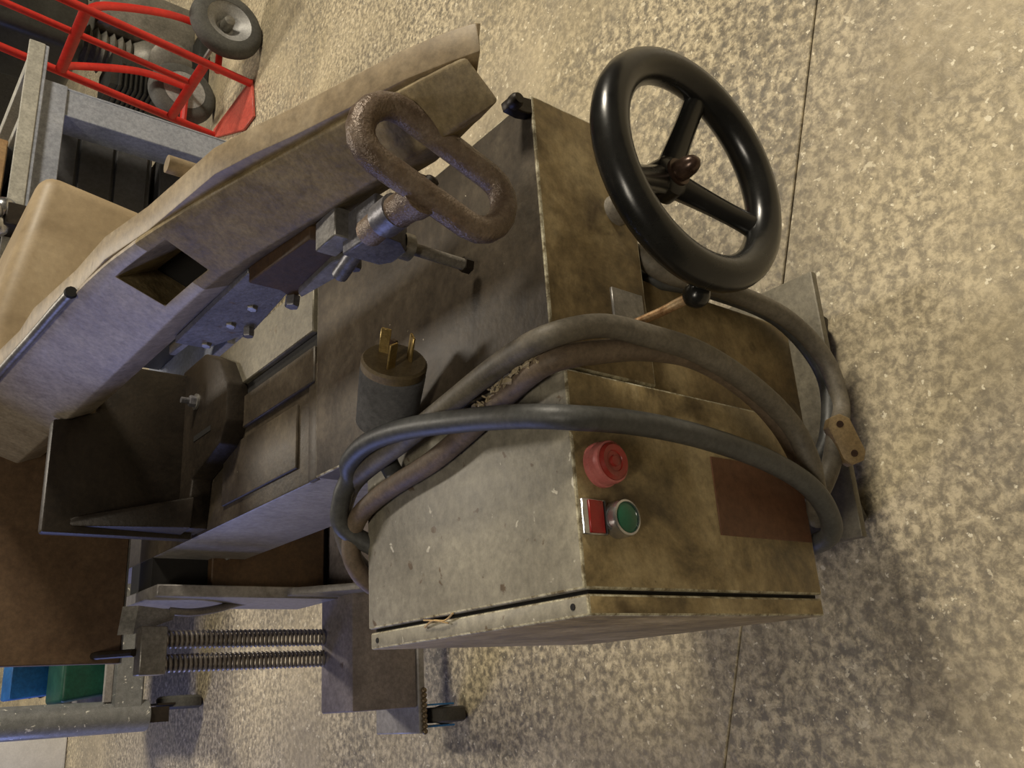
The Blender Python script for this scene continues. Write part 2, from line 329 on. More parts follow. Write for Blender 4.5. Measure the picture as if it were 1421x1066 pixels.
# ---- control box
cb = build(MB().box(0.069, 0.240, 0.4766, 0.788, 0.250, 0.550).bevel(0.002, 2, 1), 'control_box', ['box_grey', 'worn_edge', 'box_tan'], saw, label='grey sheet steel control box with tan grimy front')
face_mats(cb, lambda n: 2 if n.y < -0.7 else 0)
lid = build(MB().box(0.050, 0.066, 0.4772, 0.789, 0.251, 0.547).bevel(0.002, 2, 1), 'lid', ['box_grey', 'worn_edge', 'box_tan'], cb)
face_mats(lid, lambda n: 2 if n.y < -0.7 or n.x < -0.7 else 0)
build(MB().box(0.064, 0.071, 0.481, 0.785, 0.255, 0.543), 'lid_gap_shade', 'black_void', cb)  # black strip in the lid gap, standing in for its shade
for y in (0.494, 0.776): build(MB().lathe([(0, 0.0026), (0.0012, 0.0026)], (0.058, y, 0.5464), (0, 0, 1), 10), 'screw_hole', 'black_void', cb)
build(MB().box(0.117, 0.186, 0.4755, 0.4775, 0.2525, 0.386).bevel(0.0004, 1), 'label_plate', 'label_brown', cb)
es = build(MB().lathe([(0, 0.0180), (0.003, 0.0180), (0.004, 0.0168), (0.0115, 0.0172), (0.014, 0.0165), (0.0145, 0.0150), (0.013, 0.0147)], (0.1635, 0.4766, 0.522), (0, -1, 0), 28), 'emergency_stop', 'pink_collar', cb, label='faded red mushroom emergency stop button')
build(MB().lathe([(0.006, 0.0148), (0.0155, 0.0148), (0.0175, 0.0128), (0.0165, 0.0085), (0.0155, 0.008), (0.0155, 0.0045), (0.0175, 0.004), (0.0185, 0.0)], (0.1635, 0.4766, 0.522), (0, -1, 0), 28), 'red_dome', 'red_button', es)
gb = build(MB().lathe([(0, 0.0148), (0.010, 0.0146), (0.0125, 0.0138), (0.013, 0.0122), (0.011, 0.0119)], (0.1215, 0.4766, 0.5105), (0, -1, 0), 28), 'start_button', 'chrome', cb)
build(MB().lathe([(0.005, 0.012), (0.0115, 0.012), (0.0125, 0.010), (0.0128, 0.0)], (0.1215, 0.4766, 0.5105), (0, -1, 0), 28), 'green_lens', 'green_lens', gb)
wi = build(MB().box(0.1085, 0.1355, 0.4735, 0.4772, 0.5235, 0.5475).bevel(0.0006, 1), 'indicator', 'chrome', cb)
build(MB().box(0.1095, 0.1345, 0.4722, 0.474, 0.5270, 0.5420).bevel(0.0005, 1), 'red_window', 'red_window', wi)
build(MB().box(0.1095, 0.1345, 0.4725, 0.474, 0.5243, 0.5258), 'window_edge', 'drawer_dark', wi)
# ---- handwheel
HX, HY, HZ = 0.4155, 0.4, 0.4565
rim = [(0.016*math.sin(2*PI*k/16), 0.0970 + 0.0160*math.cos(2*PI*k/16)) for k in range(16)]
hw = build(MB().lathe(rim, (HX-0.002, HY, HZ-0.003), (0, -1, 0), 56, ring=True), 'handwheel', 'wheel_black', saw, label='glossy black three spoke handwheel')
for a in (-20, 114, 249):
    ca, sa = math.cos(math.radians(a)), math.sin(math.radians(a)); pts = []; rs = []
    for t in (0.0, 0.2, 0.45, 0.7, 0.9, 1.0):
        r = 0.012 + t * 0.080; pts.append((HX + r*ca, 0.424 - 0.021*t, HZ + r*sa)); rs.append((0.0140, 0.0125, 0.0112, 0.0112, 0.0130, 0.016)[int(round(t*5)) if t not in (0.45, 0.7, 0.9) else {0.45: 2, 0.7: 3, 0.9: 4}[t]])
    build(MB().tube(smoothpath(pts, 4), [x for x in [rs[0]]*0] or [interp(list(zip((0,.2,.45,.7,.9,1.0), rs)), i/20.0) for i in range(21)], 12, flat=0.75, flat_axis=(0, 1, 0)), 'spoke', 'wheel_black', hw)
build(MB().lathe([(0, 0.016), (0.004, 0.020), (0.020, 0.019), (0.024, 0.015), (0.026, 0.0)], (HX, 0.438, HZ), (0, -1, 0), 24), 'hub', 'wheel_black', hw)
build(MB().lathe([(0, 0.0125), (0.004, 0.0125), (0.0042, 0.0095), (0.010, 0.0095), (0.017, 0.0085), (0.022, 0.006), (0.0245, 0.003), (0.025, 0)], (HX, 0.4145, HZ), (0, -1, 0), 16), 'acorn_nut', 'nut_brown', hw)
build(MB().lathe([(0, 0.0150), (0.034, 0.0145), (0.036, 0.012), (0.060, 0.011)], (HX, 0.490, HZ), (0, -1, 0), 20), 'shaft_collar', 'grey_collar', hw)
# ---- ball lever
lv = build(MB().tube([(0.297, 0.492, 0.462), (0.3035, 0.458, 0.448), (0.3075, 0.430, 0.442)], [0.0042, 0.0042, 0.0048], 10), 'shift_lever', 'rod_rust', saw)
build(MB().lathe([(-0.0118*math.cos(PI*i/12), 0.0118*math.sin(PI*i/12)) for i in range(13)], (0.3075, 0.424, 0.441), (0, -1, 0), 20), 'ball_knob', 'wheel_black', lv)
# ---- jaw
jaw = build(MB().prism([(0.240,0.556),(0.490,0.556),(0.490,0.690),(0.414,0.698),(0.399,0.730),(0.396,0.754),(0.240,0.754)], 'y', 1.282, 1.302).bevel(0.004, 2), 'vise_jaw', 'dark_iron', saw, label='dark cast vise jaw with gusset and bolted foot')
build(MB().prism([(0.250,1.250),(0.318,1.238),(0.345,1.135),(0.372,1.118),(0.428,1.118),(0.470,1.150),(0.500,1.210),(0.500,1.300),(0.250,1.300)], 'z', 0.545, 0.577).bevel(0.004, 2), 'foot', 'dark_iron', jaw)
build(MB().hull([(0.250,1.283,0.722),(0.262,1.283,0.722),(0.246,1.225,0.578),(0.290,1.222,0.576),(0.246,1.29,0.57),(0.296,1.29,0.57)]).bevel(0.003, 2), 'gusset', 'dark_iron', jaw)
bb = build(MB().lathe([(0, 0.012), (0.003, 0.012)], (0.432, 1.232, 0.577), (0, 0, 1), 18), 'washer', 'bare_steel', jaw)
bolt(bb, (0.432, 1.232, 0.579), (0, 0, 1), 0.0085, 0.010, 'blue_iron'); build(MB().lathe([(0, 0.0045), (0.012, 0.0045)], (0.432, 1.232, 0.588), (0, 0, 1), 10), 'stud', 'blue_iron', bb)
build(MB().box(0.372, 0.380, 1.17, 1.235, 0.5765, 0.5778), 'slot', 'black_void', jaw)
# ---- rear support
rp = build(MB().box(0.088, 0.46, 1.552, 1.572, 0.566, 0.95).bevel(0.002, 1), 'rear_panel', 'panel_brown', saw)
build(MB().box(0.088, 0.46, 1.5495, 1.5715, 0.5645, 0.5665), 'panel_lit_edge', 'bare_steel', rp)  # pale strip stands in for light caught along the lower edge
build(MB().box(0.33, 0.45, 1.556, 1.60, 0.54, 0.60), 'panel_bracket', 'dark_iron', rp)
leg = build(MB().box(0.181, 0.200, 1.45, 1.62, 0.228, 0.548).bevel(0.002, 1), 'rear_leg', 'side_steel', saw)
build(MB().prism([(1.449,0.23),(1.449,0.33),(1.43,0.33),(1.30,0.20),(1.33,0.18)], 'x', 0.184, 0.196).bevel(0.001, 1), 'gusset', 'side_steel', leg)
build(MB().box(0.199, 0.46, 1.47, 1.49, 0.25, 0.455).bevel(0.002, 1), 'leg_panel', 'rust_brown', leg)
build(MB().box(0.199, 0.46, 1.49, 1.60, 0.228, 0.545), 'leg_hollow_shade', 'black_void', leg)  # black block stands in for the shaded hollow of the leg
bolt(leg, (0.25, 1.47, 0.43), (0, -1, 0), 0.006, 0.006)
ch = build(MB().prism([(1.40,0.104),(1.40,0.232),(1.512,0.234),(1.512,0.104)], 'x', -0.010, 0.47).bevel(0.004, 2), 'rear_channel', 'violet_steel', saw)
build(MB().box(-0.053, 0.47, 1.396, 1.545, 0.090, 0.104).bevel(0.002, 1), 'caster_plate', 'side_steel', saw)
for i in range(9):
    build(MB().lathe([(-0.0055*math.cos(PI*k/6), 0.0055*math.sin(PI*k/6)) for k in range(7)], (-0.050 + i*0.0085, 1.3945, 0.094), (0, 0, 1), 8), 'weld_bead', 'weld', ch)
def spring(x):
    n = 36; pts = []; a = Vector((x, 1.500, 0.234)); b = Vector((x-0.002, 1.466, 0.528))
    for i in range(n*10 + 1):
        t = i/(n*10); c = a.lerp(b, t); an = 2*PI*n*t
        pts.append(c + Vector((math.cos(an)*0.0125, math.sin(an)*0.0125, 0)))
    build(MB().tube(pts, 0.0025, 6), 'tension_spring', 'spring_steel', saw)
spring(0.119); spring(0.083)
sb = build(MB().box(0.064, 0.136, 1.452, 1.482, 0.526, 0.566).bevel(0.0015, 1), 'spring_block', 'bare_steel', saw)
build(MB().tube([(0.098, 1.47, 0.57), (0.100, 1.54, 0.600), (0.100, 1.56, 0.61)], 0.006, 8), 'spring_rod', 'dark_iron', sb)
build(MB().tube(smoothpath([(0.190, 1.56, 0.34), (0.184, 1.55, 0.376), (0.170, 1.52, 0.426), (0.162, 1.50, 0.475), (0.164, 1.50, 0.51)], 5), 0.0065, 10), 'drain_tube', 'grey_collar', saw)
build(MB().hull([(0.150,1.497,0.505),(0.165,1.497,0.500),(0.172,1.497,0.56),(0.128,1.497,0.565),(0.150,1.512,0.505),(0.165,1.512,0.500),(0.172,1.512,0.58),(0.128,1.512,0.585)]), 'tube_bracket', 'bare_steel', saw, ang=20)
# ---- casters
def caster(x, y, plate_z, swivel=0.0, back=0.02):
    M = Matrix.Translation((x, y, 0)) @ Matrix.Rotation(swivel, 4, 'Z')
    r = 0.0375
    fork = build(MB().box(-0.022, 0.022, -0.022, 0.022, plate_z-0.006, plate_z+0.002).box(-0.0195, -0.0165, -back-0.014, 0.018, 0.026, plate_z-0.004).box(0.0165, 0.0195, -back-0.014, 0.018, 0.026, plate_z-0.004).xf(M), 'caster_fork', 'caster_blue', saw)
    build(MB().lathe([(-0.013, 0.022), (-0.013, r-0.004), (-0.010, r), (0.010, r), (0.013, r-0.004), (0.013, 0.022)], (0, -back, r), (1, 0, 0), 28, ring=True).xf(M), 'tyre', 'rubber', fork)
    build(MB().lathe([(-0.016, 0.0), (-0.016, 0.008), (-0.012, 0.0225), (0.012, 0.0225), (0.016, 0.008), (0.016, 0)], (0, -back, r), (1, 0, 0), 20).xf(M), 'wheel_core', 'wheel_grey', fork)
caster(-0.025, 1.435, 0.091); caster(0.43, 1.435, 0.091); caster(0.168, 0.60, 0.089, 0.25); caster(0.425, 0.60, 0.089, -0.2)
# ---- saw arm (bow shaped casting, tapering towards the nose)
tB = [(0.403,0.660),(0.505,0.676),(0.625,0.697),(0.766,0.722),(0.972,0.729),(1.259,0.736),(1.668,0.750),(2.2,0.76)]
tA = [(0.403,0.683),(0.463,0.702),(0.559,0.730),(0.671,0.763),(0.828,0.799),(0.937,0.812),(1.082,0.820),(1.24,0.829),(2.2,0.86)]
tC = [(0.403,0.675),(0.462,0.701),(0.569,0.744),(0.656,0.770),(0.780,0.792),(0.949,0.815),(1.072,0.825),(1.229,0.835),(2.2,0.87)]
ys = [0.403, 0.415, 0.44, 0.47, 0.505, 0.56, 0.625, 0.68, 0.72, 0.768, 0.80, 0.85, 0.868, 0.91, 0.972, 1.05, 1.15, 1.259, 1.4, 1.55, 1.668, 1.85]
H0, H1 = ys.index(0.768), ys.index(0.868)
mb = MB(); rows = []
for i, y in enumerate(ys):
    zb, za = interp(tB, y), interp(tA, y); yr = 0.480 + (y - 0.403)*0.3 if y < 0.513 else y
    B = Vector((0.398, y, zb)); A = Vector((0.430, y + 0.006 * (1 - min(1, (y-0.403)*5)), za))
    sec = [B, B.lerp(A, 0.18), B.lerp(A, 0.82), A, Vector((0.466, yr, za - 0.014)), Vector((0.468, yr, zb - 0.022)), Vector((0.413, 0.5*(y+yr), zb - 0.034*min(1, 0.4 + (y-0.403)*6)))]
    rows.append([mb.bm.verts.new(p) for p in sec])
pocket = None
for i in range(len(ys)-1):
    for k in range(7):
        if k == 1 and H0 <= i < H1: continue
        mb.face([rows[i][k], rows[i+1][k], rows[i+1][(k+1)%7], rows[i][(k+1)%7]], 0 if ys[i] < 0.80 else 1)
mb.face(rows[0]); mb.face(rows[-1][::-1], 1)
# the square pocket, its floor coloured black for the shade inside
nin = Vector((0.034, 0.030, -0.048))
loop = [rows[i][1] for i in range(H0, H1+1)] + [rows[i][2] for i in range(H1, H0-1, -1)]
dn = [mb.bm.verts.new(v.co + nin) for v in loop]
for i in range(len(loop)): mb.face([loop[i], loop[(i+1)%len(loop)], dn[(i+1)%len(loop)], dn[i]], 0)
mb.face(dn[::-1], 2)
arm = build(mb.bevel(0.0022, 2, ang=34), 'saw_arm', ['arm_front', 'arm_rear', 'black_void'], saw, label='long bow-shaped cast saw arm with a square pocket')
mb = MB(); rows = []
cys = [0.404, 0.410, 0.425, 0.462, 0.515, 0.569, 0.61, 0.656, 0.72, 0.78, 0.86, 0.949, 1.072, 1.15, 1.229, 1.4, 1.6, 1.85]
for i, y in enumerate(cys):
    zc = interp(tC, y) + 0.003*math.sin(y*31); k = (0.45, 0.75, 1.0)[min(i, 2)]
    rows.append([mb.bm.verts.new(p) for p in ((0.436, y, zc-0.002), (0.462 - 0.004*(1-k), y, zc), (0.4665, y+0.004, zc-0.008), (0.4665, max(y, 0.45+(y-0.4)*0.2), zc-0.024), (0.436, max(y, 0.44+(y-0.4)*0.2), zc-0.024))])
for i in range(len(cys)-1):
    for k in range(5): mb.face([rows[i][k], rows[i+1][k], rows[i+1][(k+1)%5], rows[i][(k+1)%5]])
mb.face(rows[0]); mb.face(rows[-1][::-1])
build(mb.bevel(0.0015, 2, ang=28), 'arm_cover', 'cover_tan', arm)
build(MB().tube([(0.4315, y, interp(tA, y) + 0.003) for y in (0.945, 1.0, 1.05, 1.1, 1.2, 1.3, 1.45, 1.6)], 0.0058, 10), 'blade_rod', 'bare_steel', arm)
build(MB().lathe([(0, 0.007), (0.004, 0.006)], (0.4315, 0.944, interp(tA, 0.944) + 0.003), (0, -1, 0.1), 10), 'rod_cap', 'black_void', arm)
build(MB().tube([(0.479, 0.728, 0.72), (0.480, 0.728, 0.790)], 0.0085, 14), 'stop_pin', 'cover_tan', arm)
# wheel guard at the back of the arm
M = Matrix.Translation((0.64, 1.60, 0.68)) @ Matrix.Rotation(math.radians(10), 4, 'Y')
build(MB().box(-0.185, 0.185, -0.205, 0.20, -0.06, 0.14).bevel(0.028, 4).xf(M), 'wheel_guard', 'guard_tan', arm)
# blade guides under the arm
gd = build(MB().prism([(0.792,0.672),(1.003,0.684),(1.003,0.692),(0.792,0.682)], 'x', 0.405, 0.417).bevel(0.001, 1), 'guide_bar', 'bare_steel', saw)
build(MB().prism([(0.752,0.650),(0.885,0.638),(0.957,0.664),(0.957,0.700),(0.752,0.700)], 'x', 0.402, 0.410).bevel(0.0008, 1), 'guide_plate', 'blue_iron', gd)
for (y, z) in ((0.824,0.664),(0.877,0.666),(0.944,0.668)): bolt(gd, (0.405, y, z), (-1, 0, 0.2), 0.006, 0.006, 'bare_steel')
bolt(gd, (0.402, 0.878, 0.646), (-1, 0, 0), 0.0065, 0.010, 'blue_iron')
gb2 = build(MB().prism([(0.749,0.668),(0.761,0.648),(0.650,0.636),(0.632,0.650),(0.640,0.690),(0.749,0.700)], 'x', 0.390, 0.412).bevel(0.0012, 1), 'guide_bracket', 'rust_brown', saw)
build(MB().prism([(0.735,0.655),(0.742,0.648),(0.650,0.634),(0.640,0.650),(0.66,0.658)], 'x', 0.384, 0.392).bevel(0.001, 1), 'clamp_plate', 'bare_steel', gb2)
bolt(gb2, (0.391, 0.757, 0.650), (-1, 0, 0.1), 0.0075, 0.012, 'blue_iron'); bolt(gb2, (0.386, 0.648, 0.640), (-1, 0, 0.0), 0.006, 0.010, 'blue_iron')
# tension block and D handle
tb = build(MB().prism([(0.556,0.672),(0.606,0.676),(0.606,0.640),(0.596,0.632),(0.574,0.630),(0.560,0.645)], 'x', 0.362, 0.400).bevel(0.0015, 1), 'tension_block', 'blue_iron', saw)
build(MB().box(0.374, 0.402, 0.596, 0.632, 0.668, 0.688).bevel(0.001, 1), 'guide_nut', 'bare_steel', tb)
build(MB().tube([(0.372, 0.60, 0.662), (0.362, 0.640, 0.660)], 0.0075, 12), 'guide_pin', 'blue_iron', tb)
build(MB().lathe([(0, 0.012), (0.010, 0.012), (0.011, 0.0105)], (0.372, 0.580, 0.634), (0, 0, -1), 16), 'collar', 'bare_steel', tb)
build(MB().tube([(0.372, 0.580, 0.63), (0.371, 0.580, 0.566)], 0.0055, 10), 'adjusting_screw', 'grey_collar', tb)
build(MB().lathe([(0, 0.0075), (0.008, 0.0075), (0.009, 0.006)], (0.371, 0.580, 0.568), (0, 0, -1), 6), 'screw_head', 'dark_iron', tb)
c0 = Vector((0.3890, 0.470, 0.7090)); c1 = Vector((0.3620, 0.472, 0.6300)); ax = (c1-c0).normalized(); sd = Vector((0.86, 0.0, -0.42)).normalized(); HR = 0.0280
pts = []
for k in range(9): a = PI/2 + PI*k/8; pts.append(c0 + (-ax*math.sin(a - PI/2)*0.85 + sd*math.cos(a - PI/2))*HR)
for t in (0.2, 0.4, 0.5, 0.6, 0.8): pts.append(c0.lerp(c1, t) - sd*HR)
for k in range(9): a = PI*k/8; pts.append(c1 + (ax*math.sin(a)*0.85 - sd*math.cos(a))*HR)
for t in (0.8, 0.6, 0.4, 0.2): pts.append(c0.lerp(c1, t) + sd*HR)
hd = build(MB().tube(pts, 0.0108, 16, closed=True), 'tension_handle', 'handle_cast', saw, label='rusty D-shaped blade tension handle')
hm = c0.lerp(c1, 0.5) - sd*HR
build(MB().tube(smoothpath([hm, hm + Vector((0.001, 0.022, 0)), hm + Vector((0.003, 0.050, 0.002)), hm + Vector((0.005, 0.078, 0.000))], 4), [0.0165, 0.016, 0.0155, 0.015] + [0.013]*4 + [0.012]*5, 14), 'stem', 'handle_cast', hd)
build(MB().lathe([(0, 0.0145), (0.020, 0.0145)], hm + Vector((0.003, 0.034, 0.001)), (0.02, 1, 0.02), 18), 'stem_collar', 'blue_iron', hd)
build(MB().lathe([(-0.003, 0.0055), (0.0, 0.0055), (0.0012, 0.004)], hm + sd*0.0125 + Vector((0, -0.005, 0)), sd - Vector((0, 0.6, 0)), 14), 'hub_pin', 'dark_iron', hd)
# nose guide by the housing corner
ng = build(MB().prism([(0.486,0.548),(0.502,0.548),(0.499,0.566),(0.492,0.576),(0.484,0.574),(0.483,0.56)], 'y', 0.490, 0.502).bevel(0.001, 1), 'nose_guide', 'dark_iron', saw)
build(MB().lathe([(0, 0.006), (0.003, 0.0068), (0.008, 0.0068), (0.011, 0.005)], (0.488, 0.492, 0.571), (0, -1, 0), 16), 'guide_roller', 'dark_iron', ng)

# ------------------------------------------------------------------ power cord and plug
pc = thing('power_cord', (0.22, 0.62, 0.552), 'thick grey power cord coiled over the saw with a ribbed round plug', 'power cord')
C1 = [(0.10,0.822,0.47),(0.115,0.812,0.530),(0.137,0.806,0.556),(0.163,0.800,0.561),(0.182,0.778,0.562),(0.195,0.725,0.562),(0.204,0.649,0.562),(0.220,0.581,0.562),(0.237,0.522,0.563),(0.241,0.473,0.567),(0.253,0.461,0.523),(0.262,0.455,0.474),(0.265,0.455,0.410),(0.249,0.458,0.343),(0.221,0.460,0.295),(0.184,0.462,0.265),(0.15,0.47,0.232)]
C2 = [(0.118,0.828,0.47),(0.133,0.824,0.535),(0.172,0.818,0.562),(0.201,0.804,0.566),(0.214,0.757,0.576),(0.226,0.668,0.580),(0.238,0.597,0.581),(0.250,0.517,0.583),(0.254,0.462,0.580),(0.268,0.448,0.535),(0.266,0.440,0.489),(0.262,0.438,0.428),(0.244,0.438,0.364),(0.218,0.440,0.312),(0.187,0.442,0.288),(0.159,0.452,0.270),(0.14,0.475,0.238)]
C3 = [(0.150,0.790,0.540),(0.172,0.800,0.572),(0.198,0.785,0.580),(0.214,0.765,0.582),(0.224,0.747,0.592),(0.231,0.704,0.597),(0.227,0.641,0.598),(0.214,0.563,0.592),(0.202,0.501,0.580),(0.193,0.462,0.559),(0.193,0.450,0.502),(0.189,0.444,0.434),(0.178,0.440,0.360),(0.162,0.441,0.301),(0.142,0.447,0.265),(0.123,0.462,0.242),(0.118,0.50,0.225)]
S1 = [(0.160,0.490,0.215),(0.195,0.478,0.195),(0.228,0.470,0.186),(0.268,0.474,0.158),(0.320,0.475,0.172),(0.356,0.478,0.230),(0.366,0.482,0.328),(0.366,0.487,0.396),(0.385,0.500,0.420),(0.42,0.54,0.415)]
S2 = [(0.20,0.50,0.190),(0.237,0.484,0.176),(0.307,0.488,0.156),(0.358,0.491,0.215),(0.370,0.496,0.316),(0.366,0.505,0.40),(0.40,0.56,0.40)]
RC = 0.0098
for nm, P, m, r in (('cord', C1, 'cord_brown', RC), ('cord', C2, 'cord_grey', RC), ('cord', C3, 'cord_dark', RC), ('cord', S1, 'cord_grey', RC), ('cord', S2, 'cord_dark', RC*0.85)):
    build(MB().tube(smoothpath(P, 8), r, 14), nm, m, pc)
# torn tape left on the brown strand
mb = MB(); path = smoothpath(C1, 12)
for i in range(90):
    k = random.randint(86, 106); p = path[k] + Vector((0.004 + random.uniform(-0.004, 0.003), random.uniform(-.003,.003), 0.0102 + random.uniform(-0.003, 0.002)))
    s = random.uniform(0.0016, 0.0046)
    mb.hull([p + Vector((random.uniform(-1,1)*s, random.uniform(-1.6,1.6)*s, random.uniform(-.5,.6)*s)) for _ in range(6)])
build(mb, 'tape_residue', 'tape', pc, ang=20, kind='stuff')
# the plug
ax = Vector((0.60, -0.74, 0.30)).normalized(); p0 = Vector((0.250, 0.700, 0.5795))
prof = [(0.0, 0.016), (0.002, 0.021)]
n = 26
for i in range(n): d = 0.004 + i*0.00225; prof += [(d, 0.0285 + 0.002*i/n), (d+0.0012, 0.0270 + 0.002*i/n)]
prof += [(0.063, 0.0275), (0.0635, 0.024)]
pl = build(MB().lathe(prof, p0, ax, 40), 'plug', 'plug_body', pc, ang=25, label='ribbed grey round plug with brass blades')
build(MB().lathe([(0.0615, 0.0255), (0.064, 0.0302), (0.071, 0.0304), (0.0735, 0.0285), (0.0735, 0.0)], p0, ax, 36), 'plug_face', 'plug_face', pl)
u = ax.orthogonal().normalized(); u = Vector((0.8, 0.6, -0.1)); u = (u - ax*u.dot(ax)).normalized(); v = ax.cross(u); fc = p0 + ax*0.0725
def blade(cu, cv, w, t, h, ang, m):
    M = Matrix.Translation(fc + u*cu + v*cv) @ Matrix((tuple(u) , tuple(v), tuple(ax))).transposed().to_4x4() @ Matrix.Rotation(ang, 4, 'Z')
    build(MB().box(-w, w, -t, t, -0.001, h).bevel(0.0006, 1).xf(M), 'blade', m, pl)
blade(0.0, -0.014, 0.0055, 0.0012, 0.026, 0.0, 'brass'); blade(-0.0135, 0.007, 0.0048, 0.0012, 0.026, 2.1, 'brass'); blade(0.0135, 0.007, 0.0048, 0.0012, 0.026, 1.05, 'brass'); blade(0.0, 0.003, 0.0030, 0.0026, 0.022, 0.6, 'nut_brown')
build(MB().tube(smoothpath([p0 + ax*0.004, p0 - ax*0.018, p0 - ax*0.034 + Vector((-0.012, -0.004, -0.006)), p0 - ax*0.040 + Vector((-0.03, -0.02, -0.010))], 5), RC, 12), 'plug_tail', 'cord_dark', pc)
# cord clamp with two screws
c = Vector((0.222, 0.462, 0.186)); la = Vector((0.78, 0.10, 0.25)).normalized(); nn = Vector((-0.35, -0.75, 0.55)); nn = (nn - la*nn.dot(la)).normalized(); wv = nn.cross(la)
M = Matrix.Translation(c) @ Matrix((tuple(la), tuple(wv), tuple(nn))).transposed().to_4x4()
cl = build(MB().prism([(-0.026,-0.006),(-0.018,-0.012),(0.018,-0.012),(0.026,-0.005),(0.026,0.006),(0.018,0.012),(-0.018,0.012),(-0.026,0.007)], 'z', -0.008, 0.010).bevel(0.0015, 2).xf(M), 'cord_clamp', 'clamp_tan', pc)
for s in (-0.016, 0.016):
    build(MB().lathe([(0.0095, 0.0036), (0.0108, 0.0036)], (s, 0, 0), (0, 0, 1), 12).xf(M), 'clamp_screw', 'nut_brown', cl)

# a wisp of straw in the lid joint
build(MB().tube(smoothpath([(0.062,0.690,0.5485),(0.066,0.672,0.552),(0.0645,0.655,0.5505),(0.069,0.640,0.5525)], 5), 0.0009, 5).tube(smoothpath([(0.068,0.688,0.551),(0.0655,0.667,0.5522),(0.062,0.652,0.5493)], 5), 0.0007, 5),
      'straw_wisp', 'straw', label='wisp of dry straw caught along the control box lid joint', cat='straw')

# ------------------------------------------------------------------ red hand truck
ht = thing('hand_truck', (2.07, 2.66, 0.0), 'red tubular hand truck with grey pneumatic wheels standing upright', 'hand truck')
def rail(a, b, r=0.0135, nm='rail', m='red_paint', par=ht): return build(MB().tube([a, b], r, 12), nm, m, par)
rail((2.078,2.513,0.012), (2.081,2.395,1.25)); rail((2.067,2.857,0.012), (2.070,2.705,1.25)); rail((2.074,2.620,0.17), (2.078,2.515,1.25), 0.011)
def cross(a, b, hgt=0.018): 
    d = (Vector(b)-Vector(a)); return build(MB().tube([a, b], hgt, 8, flat=0.35, flat_axis=(1, 0, 0)), 'crossbar', 'red_paint', ht)
cross((2.072,2.462,0.565), (2.063,2.792,0.562)); cross((2.073,2.495,0.180), (2.062,2.835,0.182)); cross((2.074,2.42,1.05), (2.066,2.735,1.05))
build(MB().prism([(2.10,2.512),(1.925,2.482),(1.920,2.57),(2.062,2.868),(2.10,2.868)], 'z', 0.002, 0.012).bevel(0.002, 1), 'toe_plate', 'red_toe', ht)
for y0, y1, s in ((2.513, 2.465, -1), (2.857, 2.905, 1)):
    wl = build(MB().lathe([(-0.030,0.078),(-0.030,0.098),(-0.024,0.115),(-0.010,0.125),(0.010,0.125),(0.024,0.115),(0.030,0.098),(0.030,0.078)], (2.238, y1, 0.125), (0, 1, 0), 40, ring=True), 'wheel', 'tyre', ht)
    build(MB().lathe([(0.012,0.0),(0.012,0.030),(-0.016,0.050),(-0.024,0.074),(-0.030,0.0795),(0.030,0.0795),(0.030,0.05)] if s < 0 else [(-0.012,0.0),(-0.012,0.03),(0.016,0.05),(0.024,0.074),(0.030,0.0795),(-0.030,0.0795),(-0.030,0.05)], (2.238, y1, 0.125), (0, 1, 0), 32), 'rim', 'wheel_grey', wl)
    build(MB().lathe([(-0.036,0.0),(-0.036,0.010),(-0.032,0.018),(0.0,0.022),(0.032,0.018),(0.036,0.010),(0.036,0)], (2.238, y1, 0.125), (0, 1, 0), 16), 'hub', 'engine_grey', wl)
    build(MB().tube(smoothpath([(2.076, y0 - (0.045 if s < 0 else 0.08), 0.56), (2.15, y0 - 0.02, 0.50), (2.228, y0 - 0.005, 0.30), (2.238, y0, 0.135)], 5), 0.016, 8, flat=0.4, flat_axis=(0, 1, 0)), 'axle_strut', 'red_paint', ht)
    build(MB().tube([(2.075, y0, 0.13), (2.245, y0, 0.125)], 0.012, 8), 'axle_bracket', 'red_paint', ht)
build(MB().tube([(2.238, 2.44, 0.125), (2.238, 2.93, 0.125)], 0.009, 10), 'axle', 'bare_steel', ht)

# ------------------------------------------------------------------ rammer behind the hand truck
rm = thing('tamping_rammer', (2.50, 3.16, 0.0), 'dark grey tamping rammer with ribbed bellows behind the red hand truck', 'rammer')
build(MB().box(2.36, 2.62, 2.98, 3.36, 0.0, 0.05).bevel(0.015, 2), 'foot', 'engine_dark', rm)
build(MB().lathe([(0.05,0.07),(0.10,0.10),(0.19,0.115),(0.24,0.10),(0.27,0.075)], (2.48, 3.14, 0), (0,0,1), 24), 'leg_housing', 'engine_grey', rm)
prof = []
for i in range(7): prof += [(0.27 + i*0.03, 0.062), (0.285 + i*0.03, 0.085)]
build(MB().lathe(prof + [(0.48, 0.07)], (2.48, 3.14, 0), (0, 0, 1), 24), 'bellows', 'engine_grey', rm, ang=60)
build(MB().box(2.33, 2.60, 2.97, 3.30, 0.46, 0.98).bevel(0.04, 3), 'engine_case', 'engine_dark', rm)
build(MB().lathe([(0,0.075),(0.05,0.08),(0.06,0.06),(0.065,0.0)], (2.44, 3.02, 0.15), (-0.5,-1,0.1), 24), 'flywheel_cover', 'engine_grey', rm)
for i in range(8): build(MB().box(2.24, 2.36, 2.98, 3.20, 0.20+i*0.018, 0.206+i*0.018), 'cooling_fin', 'engine_dark', rm)
build(MB().box(2.25, 2.40, 3.0, 3.19, 0.05, 0.36), 'cylinder_block', 'engine_dark', rm)
build(MB().tube([(2.60,3.0,0.45),(2.66,2.95,0.75),(2.66,2.95,1.0)], 0.016, 10), 'handlebar', 'bare_steel', rm)
build(MB().box(2.55, 2.78, 3.05, 3.35, 0.04, 0.42).bevel(0.02, 2), 'fuel_tank', 'engine_grey', rm)

